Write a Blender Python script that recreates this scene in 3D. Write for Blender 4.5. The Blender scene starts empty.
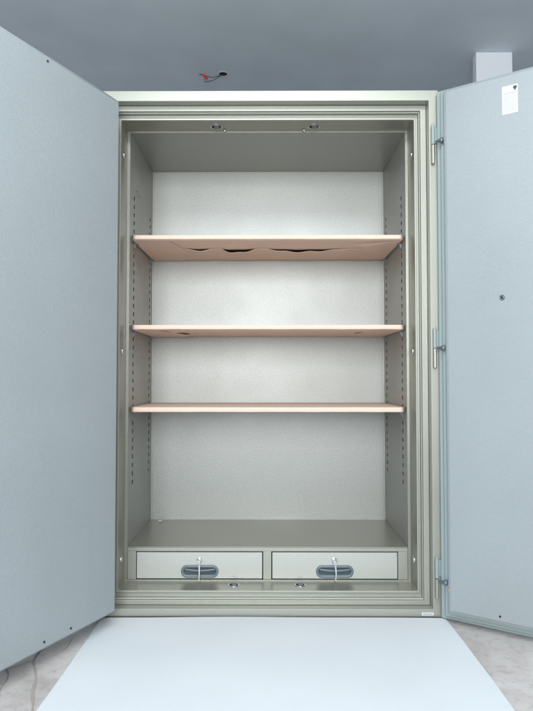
import bpy, bmesh, math, random
from mathutils import Vector, Matrix
random.seed(4)
C = bpy.context.scene
R = math.radians

# ------------------------------------------------------------ camera
cam = bpy.data.cameras.new('camera'); co = bpy.data.objects.new('camera', cam)
C.collection.objects.link(co); C.camera = co
co.location = (0.01, 0, 0.881)
co.rotation_euler = (R(90 + 2.013), 0, R(0.313))
cam.sensor_fit = 'VERTICAL'; cam.sensor_height = 24; cam.lens = 640 / 711 * 24
cam.clip_start = 0.02; cam.clip_end = 100

# ------------------------------------------------------------ world and lamps
w = bpy.data.worlds.new('World'); C.world = w; w.use_nodes = True
bg = w.node_tree.nodes['Background']
bg.inputs[0].default_value = (0.58, 0.66, 0.76, 1); bg.inputs[1].default_value = 0.46

def area(name, loc, target, sx, sy, energy, col):
    l = bpy.data.lights.new(name, 'AREA'); l.shape = 'RECTANGLE'; l.size = sx; l.size_y = sy
    l.energy = energy; l.color = col
    o = bpy.data.objects.new(name, l); C.collection.objects.link(o); o.location = loc
    o.rotation_euler = (Vector(target) - Vector(loc)).to_track_quat('-Z', 'Y').to_euler()
    return o
area('window_light', (-0.05, -1.9, 1.66), (0, 2.6, 0.80), 1.8, 1.75, 120, (0.93, 0.97, 1.0))
area('overhead_fill_light', (0.0, 0.9, 2.55), (0, 1.2, 0), 1.8, 0.7, 26, (0.94, 0.98, 1.0))  # added fill from overhead to brighten the mat, no fitting is modelled

C.view_settings.view_transform = 'Standard'; C.view_settings.look = 'None'
C.view_settings.exposure = 0.25; C.view_settings.gamma = 1
C.render.engine = 'CYCLES'
C.cycles.max_bounces = 10; C.cycles.diffuse_bounces = 6

# ------------------------------------------------------------ materials
def material(name, col, rough=0.5, metal=0.0, bump=0.0, scale=300, speck=0.0, blotch=0.0, detail=3, spec=0.5, coat=0.0):
    m = bpy.data.materials.new(name); m.use_nodes = True; nt = m.node_tree; b = nt.nodes['Principled BSDF']
    b.inputs['Base Color'].default_value = (*col, 1); b.inputs['Roughness'].default_value = rough
    b.inputs['Metallic'].default_value = metal; b.inputs['Specular IOR Level'].default_value = spec
    b.inputs['Coat Weight'].default_value = coat
    tc = nt.nodes.new('ShaderNodeTexCoord')
    src = None
    if bump or speck:
        n = nt.nodes.new('ShaderNodeTexNoise'); n.inputs['Scale'].default_value = scale; n.inputs['Detail'].default_value = detail
        nt.links.new(tc.outputs['Object'], n.inputs['Vector'])
    if bump:
        bp = nt.nodes.new('ShaderNodeBump'); bp.inputs['Strength'].default_value = bump; bp.inputs['Distance'].default_value = 0.001
        nt.links.new(n.outputs['Fac'], bp.inputs['Height']); nt.links.new(bp.outputs['Normal'], b.inputs['Normal'])
    if speck or blotch:
        def ramp(fac, k):
            r = nt.nodes.new('ShaderNodeMapRange'); r.inputs['From Min'].default_value = 0.3; r.inputs['From Max'].default_value = 0.7
            r.inputs['To Min'].default_value = 1 - k; r.inputs['To Max'].default_value = 1 + k
            nt.links.new(fac, r.inputs['Value']); return r.outputs['Result']
        val = None
        if speck: val = ramp(n.outputs['Fac'], speck)
        if blotch:
            n2 = nt.nodes.new('ShaderNodeTexNoise'); n2.inputs['Scale'].default_value = 3.5; n2.inputs['Detail'].default_value = 6
            nt.links.new(tc.outputs['Object'], n2.inputs['Vector'])
            v2 = ramp(n2.outputs['Fac'], blotch)
            if val is None: val = v2
            else:
                mm = nt.nodes.new('ShaderNodeMath'); mm.operation = 'MULTIPLY'
                nt.links.new(val, mm.inputs[0]); nt.links.new(v2, mm.inputs[1]); val = mm.outputs[0]
            rr = nt.nodes.new('ShaderNodeMapRange'); rr.inputs['To Min'].default_value = rough * 0.85; rr.inputs['To Max'].default_value = rough * 1.15
            nt.links.new(n2.outputs['Fac'], rr.inputs['Value']); nt.links.new(rr.outputs['Result'], b.inputs['Roughness'])
        vm = nt.nodes.new('ShaderNodeVectorMath'); vm.operation = 'SCALE'; vm.inputs[0].default_value = col
        nt.links.new(val, vm.inputs['Scale']); nt.links.new(vm.outputs['Vector'], b.inputs['Base Color'])
    return m

M = dict(
    frame = material('frame_paint', (0.375, 0.38, 0.33), 0.40, metal=0.5, bump=0.2, scale=260, speck=0.04, blotch=0.03),
    jamb = material('jamb_shaded_paint', (0.29, 0.29, 0.245), 0.34, metal=0.5, bump=0.12, scale=260, speck=0.05, blotch=0.02),  # safe paint darkened: shade of jamb and inner floor put into the colour
    liner = material('liner_paint', (0.40, 0.405, 0.382), 0.46, metal=0.5, bump=0.42, scale=170, speck=0.09, blotch=0.015),
    shade = material('top_panel_shaded_paint', (0.31, 0.33, 0.30), 0.36, metal=0.5, bump=0.2, scale=200, speck=0.04),  # lining paint in a darker copy, the shade of the top painted in
    door = material('door_paint', (0.322, 0.357, 0.368), 0.42, bump=0.7, scale=230, speck=0.035, blotch=0.03),
    plate = material('door_plate_paint', (0.30, 0.365, 0.36), 0.36, bump=0.3, scale=220, speck=0.04, blotch=0.03),
    drawer = material('drawer_paint', (0.50, 0.505, 0.465), 0.38, metal=0.3, bump=0.3, scale=260, speck=0.05),
    handle = material('handle_plastic', (0.15, 0.185, 0.205), 0.33),
    dark = material('dark_void', (0.012, 0.012, 0.012), 0.8),
    steel = material('bright_steel', (0.72, 0.74, 0.76), 0.22, metal=1.0, bump=0.05),
    chrome = material('chrome', (0.8, 0.82, 0.84), 0.12, metal=1.0),
    galv = material('galvanised_steel', (0.22, 0.26, 0.29), 0.5, metal=0.9, bump=0.1),
    paper = material('pink_shelf_paper', (0.78, 0.585, 0.47), 0.55, bump=0.35, scale=60, blotch=0.05, speck=0.02),
    core = material('shelf_core_board', (0.035, 0.025, 0.02), 0.8),
    white = material('label_paper', (0.66, 0.69, 0.71), 0.5),
    ink = material('label_ink', (0.05, 0.06, 0.07), 0.6),
    grey_ink = material('label_grey_ink', (0.30, 0.33, 0.36), 0.6),
    cord = material('cord_white', (0.75, 0.76, 0.76), 0.7),
    mat = material('white_mat', (0.755, 0.795, 0.825), 0.5, bump=0.12, scale=120, blotch=0.02),
    ceil = material('ceiling_plaster', (0.68, 0.75, 0.80), 0.85, bump=0.25, scale=40, blotch=0.045, detail=6),
    pillar = material('pillar_paint', (0.82, 0.83, 0.86), 0.8, bump=0.2, scale=60),
    wall = material('wall_paint', (0.6, 0.62, 0.65), 0.85, bump=0.2, scale=60),
    wire = material('black_wire', (0.03, 0.03, 0.035), 0.5),
    red = material('red_tape', (0.65, 0.03, 0.05), 0.4),
    rust = material('orange_primer_spot', (0.55, 0.25, 0.15), 0.6),
)
# marble tile under dusty film
def floor_material():
    m = bpy.data.materials.new('dusty_marble'); m.use_nodes = True; nt = m.node_tree; b = nt.nodes['Principled BSDF']
    tc = nt.nodes.new('ShaderNodeTexCoord')
    n = nt.nodes.new('ShaderNodeTexNoise'); n.inputs['Scale'].default_value = 3; n.inputs['Detail'].default_value = 8; n.inputs['Distortion'].default_value = 1.2
    nt.links.new(tc.outputs['Object'], n.inputs['Vector'])
    cr = nt.nodes.new('ShaderNodeValToRGB')
    cr.color_ramp.elements[0].position = 0.30; cr.color_ramp.elements[0].color = (0.47, 0.425, 0.405, 1)
    cr.color_ramp.elements[1].position = 0.62; cr.color_ramp.elements[1].color = (0.70, 0.66, 0.64, 1)
    nt.links.new(n.outputs['Fac'], cr.inputs['Fac'])
    n2 = nt.nodes.new('ShaderNodeTexNoise'); n2.inputs['Scale'].default_value = 34; n2.inputs['Detail'].default_value = 7; n2.inputs['Roughness'].default_value = 0.7
    nt.links.new(tc.outputs['Object'], n2.inputs['Vector'])
    mr = nt.nodes.new('ShaderNodeMapRange'); mr.inputs['From Min'].default_value = 0.3; mr.inputs['From Max'].default_value = 0.5
    mr.inputs['To Min'].default_value = 0.72; mr.inputs['To Max'].default_value = 1.0
    nt.links.new(n2.outputs['Fac'], mr.inputs['Value'])
    vm = nt.nodes.new('ShaderNodeVectorMath'); vm.operation = 'SCALE'
    nt.links.new(cr.outputs['Color'], vm.inputs[0]); nt.links.new(mr.outputs['Result'], vm.inputs['Scale'])
    nt.links.new(vm.outputs['Vector'], b.inputs['Base Color'])
    bp = nt.nodes.new('ShaderNodeBump'); bp.inputs['Strength'].default_value = 0.35; bp.inputs['Distance'].default_value = 0.003
    nt.links.new(n2.outputs['Fac'], bp.inputs['Height']); nt.links.new(bp.outputs['Normal'], b.inputs['Normal'])
    b.inputs['Roughness'].default_value = 0.3
    return m
M['floor'] = floor_material()
M['vein'] = material('floor_crease_dirt', (0.40, 0.35, 0.32), 0.8, bump=0.3, scale=80)

# ------------------------------------------------------------ helpers
def obj(name, bm, mat, parent=None, bevel=0.0, smooth=False, seg=2, recalc=True):
    if recalc: bmesh.ops.recalc_face_normals(bm, faces=bm.faces)
    me = bpy.data.meshes.new(name); bm.to_mesh(me); bm.free()
    me.materials.append(mat)
    o = bpy.data.objects.new(name, me); C.collection.objects.link(o)
    if parent: o.parent = parent
    if smooth:
        for p in me.polygons: p.use_smooth = True
    if bevel:
        md = o.modifiers.new('bevel', 'BEVEL'); md.width = bevel; md.segments = seg; md.limit_method = 'ANGLE'; md.angle_limit = R(40)
        for p in me.polygons: p.use_smooth = True
        wn = o.modifiers.new('wn', 'WEIGHTED_NORMAL'); wn.keep_sharp = False
    return o
def empty(name, loc=(0, 0, 0), rz=0, parent=None):
    o = bpy.data.objects.new(name, None); C.collection.objects.link(o); o.location = loc; o.rotation_euler.z = rz
    if parent: o.parent = parent
    o.empty_display_size = 0.05
    return o
def tag(o, label=None, cat=None, group=None, kind=None):
    if label: o['label'] = label
    if cat: o['category'] = cat
    if group: o['group'] = group
    if kind: o['kind'] = kind
    return o
def box(bm, x0, x1, y0, y1, z0, z1):
    v = [bm.verts.new((x, y, z)) for x in (x0, x1) for y in (y0, y1) for z in (z0, z1)]
    for f in ((0, 1, 3, 2), (4, 6, 7, 5), (0, 4, 5, 1), (2, 3, 7, 6), (0, 2, 6, 4), (1, 5, 7, 3)):
        bm.faces.new([v[i] for i in f])
def loft(bm, rings, cap0=False, cap1=False):
    """rings: (x0, x1, z0, z1, y) rectangles joined one to the next"""
    prev = None; first = None
    for (x0, x1, z0, z1, y) in rings:
        vs = [bm.verts.new(p) for p in ((x0, y, z0), (x1, y, z0), (x1, y, z1), (x0, y, z1))]
        if prev:
            for i in range(4): bm.faces.new((prev[i], prev[(i + 1) % 4], vs[(i + 1) % 4], vs[i]))
        else: first = vs
        prev = vs
    if cap0: bm.faces.new(first[::-1])
    if cap1: bm.faces.new(prev)
def tube(bm, pts, r, n=8, caps=True):
    pts = [Vector(p) for p in pts]; rings = []
    for i, p in enumerate(pts):
        a = pts[max(i - 1, 0)]; c = pts[min(i + 1, len(pts) - 1)]
        t = (c - a).normalized()
        u = t.cross(Vector((0, 0, 1)) if abs(t.z) < 0.9 else Vector((1, 0, 0))).normalized(); v = t.cross(u)
        rr = r[i] if isinstance(r, (list, tuple)) else r
        rings.append([bm.verts.new(p + u * rr * math.cos(2 * math.pi * k / n) + v * rr * math.sin(2 * math.pi * k / n)) for k in range(n)])
    for a, c in zip(rings, rings[1:]):
        for k in range(n): bm.faces.new((a[k], a[(k + 1) % n], c[(k + 1) % n], c[k]))
    if caps: bm.faces.new(rings[0][::-1]); bm.faces.new(rings[-1])
def prism(bm, outline, y0, y1):
    """outline of (x, z) points given thickness along y"""
    a = [bm.verts.new((x, y0, z)) for x, z in outline]; b = [bm.verts.new((x, y1, z)) for x, z in outline]
    n = len(a)
    for i in range(n): bm.faces.new((a[i], a[(i + 1) % n], b[(i + 1) % n], b[i]))
    bm.faces.new(a[::-1]); bm.faces.new(b)
def stadium(cx, cz, w, h, n=10):
    r = h / 2; pts = []
    for s, a0 in ((1, -90), (-1, 90)):
        for k in range(n + 1):
            a = R(a0 + 180 * k / n); pts.append((cx + s * (w / 2 - r) + r * math.cos(a), cz + r * math.sin(a)))
    return pts
def smooth_pts(pts, sub=6):
    P = [Vector(p) for p in pts]; out = []
    for i in range(len(P) - 1):
        p0 = P[max(i - 1, 0)]; p1 = P[i]; p2 = P[i + 1]; p3 = P[min(i + 2, len(P) - 1)]
        for k in range(sub):
            t = k / sub
            out.append(0.5 * ((2 * p1) + (p2 - p0) * t + (2 * p0 - 5 * p1 + 4 * p2 - p3) * t * t + (3 * p1 - p0 - 3 * p2 + p3) * t ** 3))
    out.append(P[-1]); return out

# ------------------------------------------------------------ setting
bm = bmesh.new(); box(bm, -6, 6, -6, 6, -0.1, 0)
tag(obj('floor', bm, M['floor']), kind='structure')
bm = bmesh.new(); box(bm, -6, 6, -6, 6, 2.6, 2.75)
tag(obj('ceiling', bm, M['ceil']), kind='structure')
bm = bmesh.new(); box(bm, -6, 6, 4.6, 4.8, 0, 2.6)
tag(obj('back_wall', bm, M['wall']), 'plain grey wall closing the space behind the safe', 'wall')
bm = bmesh.new(); box(bm, 1.098, 1.29, 3.325, 3.385, 0, 2.6)
tag(obj('pillar', bm, M['pillar'], bevel=0.004), 'pale painted square pillar meeting the ceiling behind the right safe door', 'pillar')

# dirty creases in the floor covering
def ribbon(bm, pts, wd, z):
    P = smooth_pts([(x, y, z) for x, y in pts], 8); prev = None
    for i, p in enumerate(P):
        t = (P[min(i + 1, len(P) - 1)] - P[max(i - 1, 0)]).normalized(); s = Vector((-t.y, t.x, 0))
        k = wd * (0.65 + 0.35 * math.sin(i * 0.5) * math.sin(i * 0.27 + 1)) * min(1, (i + 1) / 4, (len(P) - i) / 4)
        j = s * random.uniform(-0.0003, 0.0003)
        q = [bm.verts.new(p + j - s * k), bm.verts.new(p + j + Vector((0, 0, 0.0016))), bm.verts.new(p + j + s * k)]
        if prev:
            bm.faces.new((prev[0], q[0], q[1], prev[1])); bm.faces.new((prev[1], q[1], q[2], prev[2]))
        prev = q
bm = bmesh.new()
ribbon(bm, [(-0.735, 2.15), (-0.728, 2.03), (-0.705, 1.97), (-0.675, 1.90), (-0.655, 1.82), (-0.625, 1.74), (-0.60, 1.64), (-0.60, 1.5)], 0.006, 0.0012)
ribbon(bm, [(-0.80, 1.98), (-0.765, 1.92), (-0.755, 1.85), (-0.745, 1.78), (-0.735, 1.70), (-0.72, 1.58), (-0.71, 1.4)], 0.004, 0.0012)
ribbon(bm, [(-0.66, 2.20), (-0.655, 2.12), (-0.668, 2.07), (-0.70, 2.02)], 0.0016, 0.001)
ribbon(bm, [(-0.728, 2.03), (-0.76, 1.985), (-0.79, 1.965), (-0.82, 1.93)], 0.0022, 0.001)
tag(obj('floor_crease', bm, M['vein'], smooth=True), kind='structure')

# white mat in front of the safe
def mat_bm():
    bm = bmesh.new(); nx, ny = 40, 60
    x0, x1, y0, y1 = -0.605, 0.650, 0.25, 2.368
    g = []
    for j in range(ny + 1):
        row = []
        for i in range(nx + 1):
            x = x0 + (x1 - x0) * i / nx; y = y0 + (y1 - y0) * j / ny
            x += 0.0035 * math.sin(y * 4.1) * (1 if i in (0, nx) else 0)
            if j == ny and i == 0: y -= 0.010; x += 0.008
            z = 0.0078 + 0.0014 * math.sin(x * 5 + 1) * math.sin(y * 3.3) + 0.0010 * math.sin(x * 9 + y * 4) + 0.0006 * math.sin(y * 17 + x * 3)
            row.append(bm.verts.new((x, y, z)))
        g.append(row)
    for j in range(ny):
        for i in range(nx): bm.faces.new((g[j][i], g[j][i + 1], g[j + 1][i + 1], g[j + 1][i]))
    return bm
o = obj('floor_mat', mat_bm(), M['mat'], smooth=True)
md = o.modifiers.new('thick', 'SOLIDIFY'); md.thickness = 0.005; md.offset = -1
md = o.modifiers.new('split', 'EDGE_SPLIT'); md.split_angle = R(40)
tag(o, 'smooth white board lying flat on the floor in front of the safe', 'mat')

# ------------------------------------------------------------ the safe
S = empty('steel_safe', (0, 2.38, 0))
tag(S, 'tall two door steel safe standing open, beige green frame with pink shelves inside', 'safe')
inv = Matrix.Translation((0, -2.38, 0))
def sp(name, bm, mat, bevel=0.0, parent=None, **k):
    """a part of the safe, shape given in world coordinates"""
    bmesh.ops.transform(bm, matrix=inv, verts=bm.verts)
    return obj(name, bm, mat, parent or S, bevel, **k)

ZB = 0.006
bm = bmesh.new()
loft(bm, [(-.643, .643, ZB, 1.966, 3.16), (-.643, .643, ZB, 1.966, 2.38), (-.608, .608, .034, 1.926, 2.38), (-.608, .608, .034, 1.926, 2.4185)], cap0=True)
sp('body', bm, M['frame'], 0.0018)
bm = bmesh.new()
loft(bm, [(-.6075, .6075, .0345, 1.9255, 2.43), (-.6075, .6075, .0345, 1.9255, 2.42), (-.585, .585, .052, 1.904, 2.42), (-.585, .585, .052, 1.904, 2.434),
          (-.582, .582, .055, 1.901, 2.434), (-.582, .582, .055, 1.901, 2.455),
          (-.574, .574, .070, 1.887, 2.455), (-.574, .574, .070, 1.887, 2.446), (-.567, .567, .078, 1.880, 2.446), (-.567, .567, .078, 1.880, 2.456)])
sp('door_rebate', bm, M['frame'], 0.0014)
bm = bmesh.new()
loft(bm, [(-.5675, .5675, .0775, 1.8805, 2.4565), (-.5675, .5675, .0775, 1.8805, 2.56), (-.556, .556, .084, 1.874, 2.56), (-.556, .556, .084, 1.874, 2.566)])
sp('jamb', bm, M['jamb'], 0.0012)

# lining: back, top, floor, slotted sides
bm = bmesh.new(); box(bm, -.5555, .5555, 3.05, 3.054, .21, 1.874); sp('back_panel', bm, M['liner'])
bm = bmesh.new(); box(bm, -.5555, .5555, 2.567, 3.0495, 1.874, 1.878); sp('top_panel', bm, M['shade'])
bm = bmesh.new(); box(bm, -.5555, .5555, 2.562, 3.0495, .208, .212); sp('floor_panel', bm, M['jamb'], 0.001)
YS = (2.645, 2.997); ZS = [0.455 + 0.0345 * k for k in range(35)]
def side_panel(s):
    bm = bmesh.new()
    ys = [2.566, YS[0] - .0105, YS[0] + .0105, YS[1] - .011, YS[1] + .011, 3.0495]
    zs = [.085]
    for z in ZS: zs += [z - .008, z + .008]
    zs.append(1.8735)
    x = s * .556; xo = s * .5568
    V = [[bm.verts.new((x, y, z)) for z in zs] for y in ys]; O = [[bm.verts.new((xo, y, z)) for z in zs] for y in ys]
    for i in range(len(ys) - 1):
        for j in range(len(zs) - 1):
            q = ((i, j), (i + 1, j), (i + 1, j + 1), (i, j + 1))
            if i in (1, 3) and j % 2 == 1:
                for (a, b), (c, d) in zip(q, q[1:] + q[:1]): bm.faces.new((V[a][b], V[c][d], O[c][d], O[a][b]))
            else:
                bm.faces.new([V[a][b] for a, b in q])
    sd = sp('side_panel', bm, M['liner'], recalc=True)
    bm = bmesh.new()
    for y in YS: box(bm, min(s * .562, s * .566), max(s * .562, s * .566), y - .02, y + .02, .40, 1.68)
    sp('slot_backing', bm, M['dark'], parent=sd)
    return sd
sides = [side_panel(-1), side_panel(1)]
bm = bmesh.new()
for s in (-1, 1):
    box(bm, min(s * .5475, s * .5555), max(s * .5475, s * .5555), 3.046, 3.0498, .2125, 1.8735)
box(bm, -.547, .547, 3.0475, 3.0498, 1.868, 1.8735)
sp('corner_trim', bm, M['frame'], 0.0006)

# bolt sockets in the jamb
def cup(center, nrm, r=0.011):
    """round rim with a domed cap, facing nrm"""
    bm = bmesh.new(); n = 20; prof = [(1.0, 0), (1.0, .0022), (.82, .003), (.74, .0006), (.5, .0015), (0.25, .003), (0.0, .0035)]
    prev = None
    for q, h in prof:
        if q == 0: vs = [bm.verts.new((0, 0, h))]
        else: vs = [bm.verts.new((r * q * math.cos(2 * math.pi * k / n), r * q * math.sin(2 * math.pi * k / n), h)) for k in range(n)]
        if prev:
            for k in range(n):
                if len(vs) == 1: bm.faces.new((prev[k], prev[(k + 1) % n], vs[0]))
                else: bm.faces.new((prev[k], prev[(k + 1) % n], vs[(k + 1) % n], vs[k]))
        prev = vs
    bmesh.ops.transform(bm, matrix=Matrix.Translation(center) @ Vector(nrm).to_track_quat('Z', 'Y').to_matrix().to_4x4(), verts=bm.verts)
    return bm
for s in (-1, 1):
    for z in (1.762, 0.985, 0.178):
        sp('bolt_socket', cup((s * .5672, 2.505, z), (-s, 0, 0), 0.0135), M['chrome'], smooth=True)
def slot_plate(x, z, up, y=2.512, L=.046):
    """dark rounded slot with a steel lip in the top or bottom jamb"""
    bm = bmesh.new(); prism(bm, stadium(0, 0, L, .036), 0, 0.0012)
    m4 = Matrix.Translation((x, y, z)) @ Matrix.Rotation(R(90) * (-1 if up else 1), 4, 'X')
    bmesh.ops.transform(bm, matrix=m4, verts=bm.verts)
    o = sp('bolt_slot', bm, M['steel'], recalc=True)
    bm = bmesh.new(); prism(bm, stadium(0, 0, L * .86, .028), -0.0006, 0.0018)
    bmesh.ops.transform(bm, matrix=m4, verts=bm.verts)
    sp('slot_void', bm, M['dark'], parent=o)
    bm = bmesh.new(); prism(bm, stadium(0.002, -.004 if up else .004, L * .5, .008), -0.0002, 0.0045)
    bmesh.ops.transform(bm, matrix=m4, verts=bm.verts)
    sp('slot_tongue', bm, M['galv'], parent=o)
slot_plate(-.203, 1.880, True); slot_plate(.185, 1.880, True)
slot_plate(-.131, .0782, False, 2.515, .042); slot_plate(.127, .0782, False, 2.515, .042)
for x in (-.172, .146):
    bm = bmesh.new(); tube(bm, [(x, 2.533, 1.881), (x, 2.533, 1.872), (x + .003, 2.53, 1.868)], [.0045, .004, .0015], 10)
    sp('screw', bm, M['chrome'], smooth=True)
for s, y, z in ((-1, 2.70, 1.665), ):
    bm = bmesh.new(); tube(bm, [(s * .556, y, z + .012), (s * .549, y, z + .010), (s * .546, y + .004, z - .004), (s * .549, y + .006, z - .014)], .0022, 8)
    sp('hook', bm, M['galv'], smooth=True)
bm = bmesh.new(); prism(bm, stadium(-.5, .218, .022, .010, 6), 2.99, 3.0); sp('corner_weld', bm, M['frame'], 0.001)

# drawer unit
YD = 2.562
bm = bmesh.new()
box(bm, -.5555, .5555, YD, YD + .016, .194, .2075)           # top rail
for a, b in ((-.5555, -.5215), (-.0175, .0155), (.5165, .5555)): box(bm, a, b, YD, YD + .016, .0845, .1938)
bm2 = bm
sp('drawer_surround', bm2, M['frame'], 0.0012)
bm = bmesh.new(); box(bm, -.55, .55, YD + .02, YD + .03, .085, .2); sp('drawer_cavity', bm, M['dark'])
def drawer(x0, x1, hx):
    D = empty('drawer', (0, YD - 2.38, 0), parent=S); D.name = 'drawer'
    z0, z1 = .0885, .1905
    def dp(name, bm, mat, bevel=0, parent=D, **k):
        bmesh.ops.transform(bm, matrix=Matrix.Translation((0, -YD, 0)), verts=bm.verts)
        return obj(name, bm, mat, parent, bevel, **k)
    # front with a stadium opening for the cup handle
    hz, hw, hh = .117, .128, .030
    bm = bmesh.new(); inner = stadium(hx, hz, hw, hh, 10); n = len(inner)
    yf = YD - .003; outer = []
    for x, z in inner:
        dx, dz = x - hx, z - hz
        t = min(((x1 if dx > 0 else x0) - hx) / dx if abs(dx) > 1e-6 else 9e9, ((z1 if dz > 0 else z0) - hz) / dz if abs(dz) > 1e-6 else 9e9)
        outer.append((hx + dx * t, hz + dz * t))
    pts_o = []
    iv = [bm.verts.new((x, yf, z)) for x, z in inner]; ov = [bm.verts.new((x, yf, z)) for x, z in outer]
    corners = {(x0, z0): None, (x1, z0): None, (x1, z1): None, (x0, z1): None}
    for i in range(n):
        j = (i + 1) % n; a, b = outer[i], outer[j]; extra = None
        on = lambda p: ('x' if min(abs(p[0] - x0), abs(p[0] - x1)) < 1e-6 else 'z')
        if on(a) != on(b) and not (a in corners or b in corners):
            cx_ = a[0] if on(a) == 'x' else b[0]; cz_ = a[1] if on(a) == 'z' else b[1]
            c = bm.verts.new((cx_, yf, cz_)); bm.faces.new((iv[i], ov[i], c, ov[j], iv[j]))
        else: bm.faces.new((iv[i], ov[i], ov[j], iv[j]))
    be = [e for e in bm.edges if len(e.link_faces) == 1]
    r = bmesh.ops.extrude_edge_only(bm, edges=be)
    bmesh.ops.translate(bm, vec=(0, .014, 0), verts=[v for v in r['geom'] if isinstance(v, bmesh.types.BMVert)])
    f = dp('drawer_front', bm, M['drawer'], 0.0008)
    # cup handle: rim, sloping cup, finger bar
    bm = bmesh.new()
    prof = [(.150, .050, yf + .0005), (.148, .048, yf - .004), (.141, .041, yf - .006), (.131, .030, yf - .005), (.127, .0255, yf + .004), (.120, .020, yf + .020)]
    prev = None
    for w_, h_, y in prof:
        vs = [bm.verts.new((x, y, z)) for x, z in stadium(hx, hz - (.001 if y > yf + .01 else 0), w_, h_, 10)]
        if prev:
            for k in range(len(vs)): bm.faces.new((prev[k], prev[(k + 1) % len(vs)], vs[(k + 1) % len(vs)], vs[k]))
        prev = vs
    bm.faces.new(prev)
    h = dp('drawer_handle', bm, M['handle'], smooth=False); 
    for p in h.data.polygons: p.use_smooth = True
    bm = bmesh.new()
    pts = smooth_pts([(hx - .060, yf - .001, hz + .008), (hx - .03, yf - .0035, hz + .0045), (hx, yf - .004, hz + .003), (hx + .03, yf - .0035, hz + .0045), (hx + .060, yf - .001, hz + .008)], 5)
    tube(bm, pts, .0042, 8); dp('finger_bar', bm, M['handle'], smooth=True)
    # lock
    lx, lz = hx + (-.002), .160
    bm = cup((lx, yf - .0002, lz), (0, -1, 0), .0115); dp('lock', bm, M['chrome'], smooth=True)
    bm = bmesh.new(); box(bm, lx - .0012, lx + .0012, yf - .0052, yf - .003, lz - .005, lz + .005); dp('keyhole', bm, M['dark'])
    return lx, lz, yf
locks = [drawer(-.5180, -.0210, -.268), drawer(.0192, .5130, .266)]
def key(lx, lz, yf, lean):
    K = empty('key', (lx, yf, lz))
    bm = bmesh.new(); box(bm, -.0008, .0008, -.016, -.0005, -.0035, .0035); obj('key_blade', bm, M['steel'], K, 0.0003)
    bm = bmesh.new(); n = 20
    # oval bow with an eyelet, standing in the vertical plane and turned a little
    for r0, r1 in ((.0035, .0105),):
        a = [[bm.verts.new((sx, -.026 + r * math.cos(2 * math.pi * k / n), r * 1.05 * math.sin(2 * math.pi * k / n))) for k in range(n)] for sx in (-.001, .001) for r in (r0, r1)]
        for k in range(n):
            j = (k + 1) % n
            for p, q in ((0, 1), (3, 2), (1, 3), (2, 0)): bm.faces.new((a[p][k], a[p][j], a[q][j], a[q][k]))
    bo = obj('key_bow', bm, M['chrome'], K)
    bo.rotation_euler = (0, 0, 0)
    bm = bmesh.new()
    tube(bm, smooth_pts([(-.004, -.026, .002), (0, -.026, .0045), (.003, -.027, .001), (.004 , -.028, -.02), (.0035 + lean, -.027, -.045), (.002 + lean, -.024, -.066), (.004 + lean, -.02, -.0775)], 5), .0016, 6)
    tube(bm, smooth_pts([(-.004, -.026, .002), (-.003, -.0275, -.004), (.001, -.028, -.022), (.0015 + lean, -.027, -.045), (.001 + lean, -.024, -.060), (-.001 + lean, -.022, -.072)], 5), .0011, 6)
    obj('key_cord', bm, M['cord'], K, smooth=True)
    K.rotation_euler.z = R(0)
    return K
k1 = key(*locks[0], 0.0); tag(k1, 'small silver key with white cord in the lock of the left drawer', 'key', 'keys in the drawer locks')
k2 = key(*locks[1], 0.002); tag(k2, 'small silver key with white cord in the lock of the right drawer', 'key', 'keys in the drawer locks')

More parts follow.
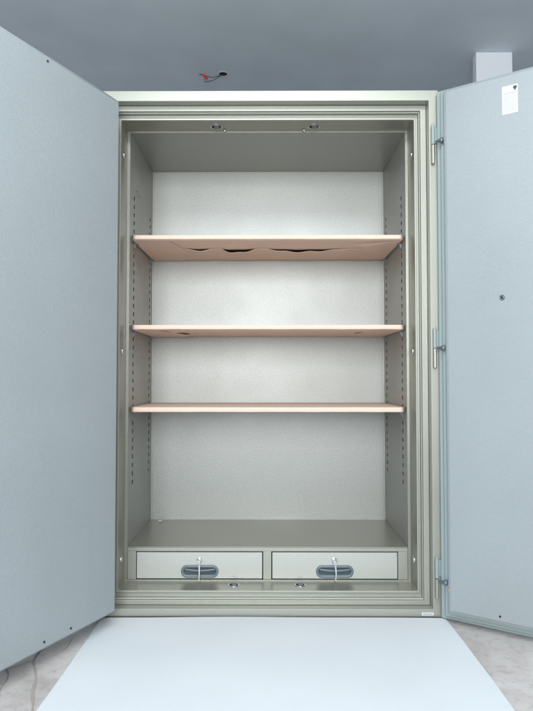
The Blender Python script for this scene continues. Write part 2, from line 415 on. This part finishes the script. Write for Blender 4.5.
# shelves wrapped in pink paper
def lens(x, gaps):
    for a, b, h, c in gaps:
        if a < x < b:
            t = (x - a) / (b - a); return h * max(0.0, math.sin(math.pi * t ** c)) * (0.85 + 0.15 * math.sin(x * 60))
    return 0.0
def shelf(z0, z1, gaps, seam, folds, ripple, label):
    x0, x1, y0, y1 = -.549, .549, 2.566, 3.044
    SH = empty('shelf', (0, y0 - 2.38, z0), parent=S)
    tr = Matrix.Translation((0, -y0, -z0))
    def p(name, bm, mat, bevel=0, **k):
        bmesh.ops.transform(bm, matrix=tr, verts=bm.verts); return obj(name, bm, mat, SH, bevel, **k)
    bm = bmesh.new(); box(bm, x0 + .003, x1 - .003, y0 + .003, y1 - .002, z0 + .004, z1 - .001); p('board', bm, M['core'])
    bm = bmesh.new(); N = 60
    # top, rounded front and lower lip as one bent sheet running along x
    sec = [(y1, z1), (y0 + .006, z1), (y0 + .0012, z1 - .0001), (y0, z1 - .0012), (y0 - .0003, (z0 + z1) / 2), (y0, z0 + .0012), (y0 + .0012, z0 + .0001), (y0 + .006, z0)]
    rows = []
    for i in range(N + 1):
        x = x0 + (x1 - x0) * i / N
        wv = ripple * (math.sin(x * 23 + z0 * 9) + math.sin(x * 51 + 2)) * .5
        rows.append([bm.verts.new((x, y + (wv * .6 if k in (3, 4, 5) else 0), z + (wv if k > 4 else wv * .3))) for k, (y, z) in enumerate(sec)])
    for a, b in zip(rows, rows[1:]):
        for k in range(len(sec) - 1): bm.faces.new((a[k], a[k + 1], b[k + 1], b[k]))
    bm.faces.new(rows[0]); bm.faces.new(rows[-1][::-1])
    pw = p('paper_wrap', bm, M['paper'], smooth=True)
    md = pw.modifiers.new('wn', 'WEIGHTED_NORMAL')
    # underside: a front and a rear flap which meet along a seam and gape in places
    def flap(ya, edge, sgn, name):
        bm = bmesh.new(); prev = None; n = 150; m = 8
        for i in range(n + 1):
            x = x0 + .0005 + (x1 - x0 - .001) * i / n; g = lens(x, gaps)
            wv = ripple * (math.sin(x * 23 + z0 * 9) + math.sin(x * 51 + 2)) * .5
            ye = edge(x) + sgn * g * (.85 if sgn > 0 else .15)
            col = []
            for j in range(m + 1):
                t = j / m; y = ya + (ye - ya) * t
                z = z0 + wv * (1 - t) - g * .10 * t ** 3 + (.0012 if sgn > 0 else -.0004) * t + .0006 * math.sin(x * 30 + y * 24) * math.sin(math.pi * t)
                col.append(bm.verts.new((x, y, z)))
            if prev:
                for j in range(m): bm.faces.new((prev[j], prev[j + 1], col[j + 1], col[j]))
            prev = col
        o = p(name, bm, M['paper'], smooth=True)
        md = o.modifiers.new('thick', 'SOLIDIFY'); md.thickness = .0008; md.offset = 1 
        return o
    flap(y0 + .006, lambda x: seam + .004 * math.sin(x * 5), -1, 'front_flap')
    flap(y1, lambda x: seam + .004 * math.sin(x * 5) - .0015, 1, 'rear_flap')
    # folded corner sheets under the ends
    for poly in folds:
        bm = bmesh.new(); vs = [bm.verts.new((x, y, z0 - .0013 - dz * .4)) for x, y, dz in poly]; bm.faces.new(vs)
        o = p('corner_fold', bm, M['paper']); md = o.modifiers.new('thick', 'SOLIDIFY'); md.thickness = .0009
    return SH, z0
e = .545
shelves = [
 shelf(1.442, 1.4585, [(-.37, -.235, .05, 1), (-.20, -.045, .095, .75), (.0, .36, .07, .7)], 2.755,
   [[(-e, 2.60, 0), (-.40, 2.60, 0.0006), (-.355, 2.80, .0022), (-.395, 3.035, 0.0008), (-e, 3.035, 0)], [(e, 2.60, 0), (.36, 2.66, .001), (.40, 2.69, .014), (.43, 2.80, .0015), (e, 3.03, 0)]], .0004, ''),
 shelf(1.077, 1.0945, [(-.43, -.36, .05, 1), (.41, .46, .03, 1)], 2.72,
   [[(-e, 2.60, 0), (-.45, 2.61, 0.002), (-.34, 2.82, .016), (-.40, 3.03, 0.0), (-e, 3.03, 0)], [(e, 2.60, 0), (.44, 2.62, .002), (.38, 2.80, .003), (.43, 3.03, 0.0), (e, 3.03, 0)]], .0005, ''),
 shelf(.7447, .764, [(-.3, -.2, .005, 1)], 2.8, [[(-e, 2.60, 0), (-.42, 2.60, 0), (-.42, 3.03, 0), (-e, 3.03, 0)]], .0004, ''),
]
# clips that carry the shelves, hooked in the slots
for SH, z0 in shelves:
    for s in (-1, 1):
        for y in YS:
            bm = bmesh.new()
            xs = sorted((s * .556, s * .5528)); box(bm, xs[0], xs[1], y - .006, y + .006, z0 - .026, z0 - .004)
            xs = sorted((s * .5527, s * .538)); box(bm, xs[0], xs[1], y - .007, y + .007, z0 - .0062, z0 - .0040)
            prism(bm, [(s * .5528, z0 - .0062), (s * .547, z0 - .0062), (s * .5528, z0 - .022)], y - .0012, y + .0012)
            sp('shelf_clip', bm, M['galv'], 0.0005)

# maker's plate on the lower right of the frame
bm = bmesh.new(); box(bm, .566, .610, 2.3785, 2.3796, .0115, .0225); pl = sp('name_plate', bm, M['white'], 0.0003)
bm = bmesh.new()
for i, x in enumerate([.571 + k * .0032 for k in range(11)]): box(bm, x, x + .0022, 2.3779, 2.3784, .0150, .0150 + .0035 + .001 * (i % 2))
sp('plate_marks', bm, M['grey_ink'], parent=pl)

# ------------------------------------------------------------ doors
def door(side, corner, udir_deg, W, zp, zi, TH, fr, dv=.08):
    """side -1 left, 1 right. Local x runs from the hinge side to the free side, local y out of the inner face."""
    z0, z1 = zp; i0, i1 = zi; k = dv / .08; ku = .2 + .8 * (dv / .08) ** .4
    D = empty('door', (corner[0], corner[1] - 2.38, 0), udir_deg, parent=S)
    ui = .064 if side < 0 else .051
    def q(t): return z0 + (i0 - z0) * t, z1 + (i1 - z1) * t
    m = 1 if side < 0 else -1          # sign of local y that is the inner face
    def L(bm, rings, c0, c1): loft(bm, [(a, b, c, d, y * m) for a, b, c, d, y in rings], c0, c1)
    bm = bmesh.new()
    t1, t2 = q(.30); t3, t4 = q(.62)
    L(bm, [(0, W, z0, z1, -TH), (0, W, z0, z1, 0), (.019, W - .010, t1, t2, 0.0), (.019, W - .010, t1, t2, .028 * k), (.022, W - .012, q(.38)[0], q(.38)[1], .032 * k),
           (.036, W - .018, t3, t4, .032 * k), (.036, W - .018, t3, t4, .055 * k)], True, True)
    obj('door_plate', bm, M['plate'], D, 0.0016)
    bm = bmesh.new()
    L(bm, [(ui - .012, W - .022, q(.8)[0], q(.8)[1], .055 * k + .0005), (ui - .012, W - .022, q(.8)[0], q(.8)[1], .070 * k), (ui - .006, W - .026, q(.92)[0], q(.92)[1], .073 * k), (ui, W - .030, i0, i1, dv)], True, True)
    obj('inner_panel', bm, M['door'], D, 0.0015)
    for (u, z, r) in fr:
        if r == 0:
            bm = cup((u, dv * m, z), (0, m, 0), .0035); obj('screw', bm, M['wire'], D, smooth=True)
        else:
            bm = cup((u, dv * m, z), (0, m, 0), r); s_ = obj('lock_screw', bm, M['galv'], D, smooth=True)
            bm = bmesh.new()
            for a in (30, -60):
                b2 = bmesh.new(); box(b2, -r * .6, r * .6, -.0006, .0006, -.0014, .0014)
                bmesh.ops.transform(b2, matrix=Matrix.Translation((u, (dv + .0038) * m, z)) @ Matrix.Rotation(R(a), 4, 'Y'), verts=b2.verts)
                me = bpy.data.meshes.new('t'); b2.to_mesh(me); bm.from_mesh(me); b2.free()
            obj('screw_slot', bm, M['dark'], s_)
    return D, m
# left door, opened 114 degrees; right door, opened 145 degrees
angL = math.atan2(-.913, -.407); angR = math.atan2(-.573, .819)
DL, mL = door(-1, (-.583, 2.366), angL, .655, (.022, 1.935), (.064, 1.874), .030,
              [(.288, .082, 0), (.405, .082, 0), (.42, 1.864, 0)])
DR, mR = door(1, (.634, 2.362), angR, .640, (.011, 1.950), (.057, 1.924), .030,
              [(.219, .073, 0), (.239, 1.157, .0095)], dv=.04)
# paper sticker on the right door
def dpt(u, z, d): return (u, (.080 + d) * mR, z)
stu0, stu1, stz0, stz1 = .248, .300, 1.789, 1.887
bm = bmesh.new(); box(bm, stu0, stu1, min(0.0402 * mR, 0.0410 * mR), max(0.0402 * mR, 0.0410 * mR), stz0, stz1)
stk = obj('paper_label', bm, M['white'], DR)
def marks(rects, mat, name):
    bm = bmesh.new()
    for a, b, c, d in rects: box(bm, a, b, min(0.0413 * mR, 0.0409 * mR), max(0.0413 * mR, 0.0409 * mR), c, d)
    obj(name, bm, mat, stk)
marks([(stu1 - .015, stu1 - .003, stz1 - .015, stz1 - .005), (stu1 - .012, stu1 - .006, stz1 - .020, stz1 - .0155)], M['ink'], 'label_emblem')
rects = [(stu0 + .004, stu1 - .003, stz1 - .0275, stz1 - .0255)]
z = stz1 - .034
for i in range(13):
    x = stu0 + .005
    end = stu1 - random.uniform(.004, .012)
    while x < end:
        wl = random.uniform(.002, .006); rects.append((x, min(x + wl, end), z, z + .0016)); x += wl + .0012
    z -= .0048
marks(rects, M['grey_ink'], 'label_text')

# hinges with conical locking pins on the right side
for zc in (1.753, .990, .148):
    hx, hy, r = .621, 2.3705, .0068
    bm = bmesh.new(); tube(bm, [(hx, hy, zc + .074), (hx, hy, zc + .072), (hx, hy, zc + .002)], [r * .8, r, r], 14)
    box(bm, hx + .002, hx + .016, hy + .002, hy + .005, zc + .008, zc + .066)
    h = sp('hinge', bm, M['plate'], 0.0004)
    bm = bmesh.new(); tube(bm, [(hx, hy, zc - .001), (hx, hy, zc - .070), (hx, hy, zc - .072)], [r, r, r * .8], 14)
    sp('hinge_knuckle', bm, M['frame'], parent=h)
    bm = bmesh.new(); tube(bm, [(hx, hy, zc + .074), (hx, hy, zc + .079)], [r * .7, r * .45], 12)
    sp('hinge_cap', bm, M['chrome'], parent=h, smooth=True)
    # conical locking bolt on the hinge-side edge strip
    bm = bmesh.new(); y = 0
    tube(bm, [(.004, .028 * mR, zc), (.008, .028 * mR, zc), (.027, .028 * mR, zc), (.030, .028 * mR, zc), (.033, .027 * mR, zc)], [.003, .0035, .0105, .0105, .007], 18)
    obj('locking_cone', bm, M['galv'], DR, smooth=True)
    bm = bmesh.new(); box(bm, .0385, .0455, min(.0350 * mR, .0365 * mR), max(.0350 * mR, .0365 * mR), zc + .012, zc + .016) if zc > .2 else box(bm, .0385, .0455, min(.0350 * mR, .0365 * mR), max(.0350 * mR, .0365 * mR), zc - .026, zc - .018)
    if abs(zc - .99) > .1: obj('primer_spot', bm, M['rust'], DR)
    else: bm.free()

# ------------------------------------------------------------ loose wires at the ceiling
W_ = empty('ceiling_wires', (-.255, 3.56, 2.6))
tag(W_, 'loose black wires with red taped ends hanging from a hole in the ceiling', 'wires')
bm = bmesh.new(); n = 20
rg = []
for r, z in ((.034, -.0005), (.031, -.003), (.024, -.002), (.022, .0)):
    rg.append([bm.verts.new((r * math.cos(2 * math.pi * k / n), r * math.sin(2 * math.pi * k / n), z)) for k in range(n)])
for a, b in zip(rg, rg[1:]):
    for k in range(n): bm.faces.new((a[k], a[(k + 1) % n], b[(k + 1) % n], b[k]))
obj('hole_rim', bm, M['white'], W_, smooth=True)
bm = bmesh.new(); vs = [bm.verts.new((.0225 * math.cos(2 * math.pi * k / n), .0225 * math.sin(2 * math.pi * k / n), -.0012)) for k in range(n)]; bm.faces.new(vs)
obj('hole', bm, M['dark'], W_)
for pts in ([(.0, 0, .0), (-.02, -.002, -.012), (-.06, 0, -.02), (-.09, 0, -.014), (-.112, .0, -.004), (-.135, 0, .0 - .004)],
            [(.0, 0, .0), (-.03, -.002, -.022), (-.06, 0, -.038), (-.095, 0, -.045), (-.103, 0, -.043), (-.104, 0, -.028), (-.098, 0, -.018)]):
    bm = bmesh.new(); tube(bm, smooth_pts(pts, 6), .0019, 6); obj('wire', bm, M['wire'], W_, smooth=True)
for pts in ([(-.118, 0, -.006), (-.108, 0, -.009), (-.100, 0, -.016)], [(-.101, 0, -.014), (-.094, 0, -.022), (-.088, 0, -.030)]):
    bm = bmesh.new(); tube(bm, pts, [.004, .0075, .005], 8); obj('red_connector', bm, M['red'], W_, smooth=True)
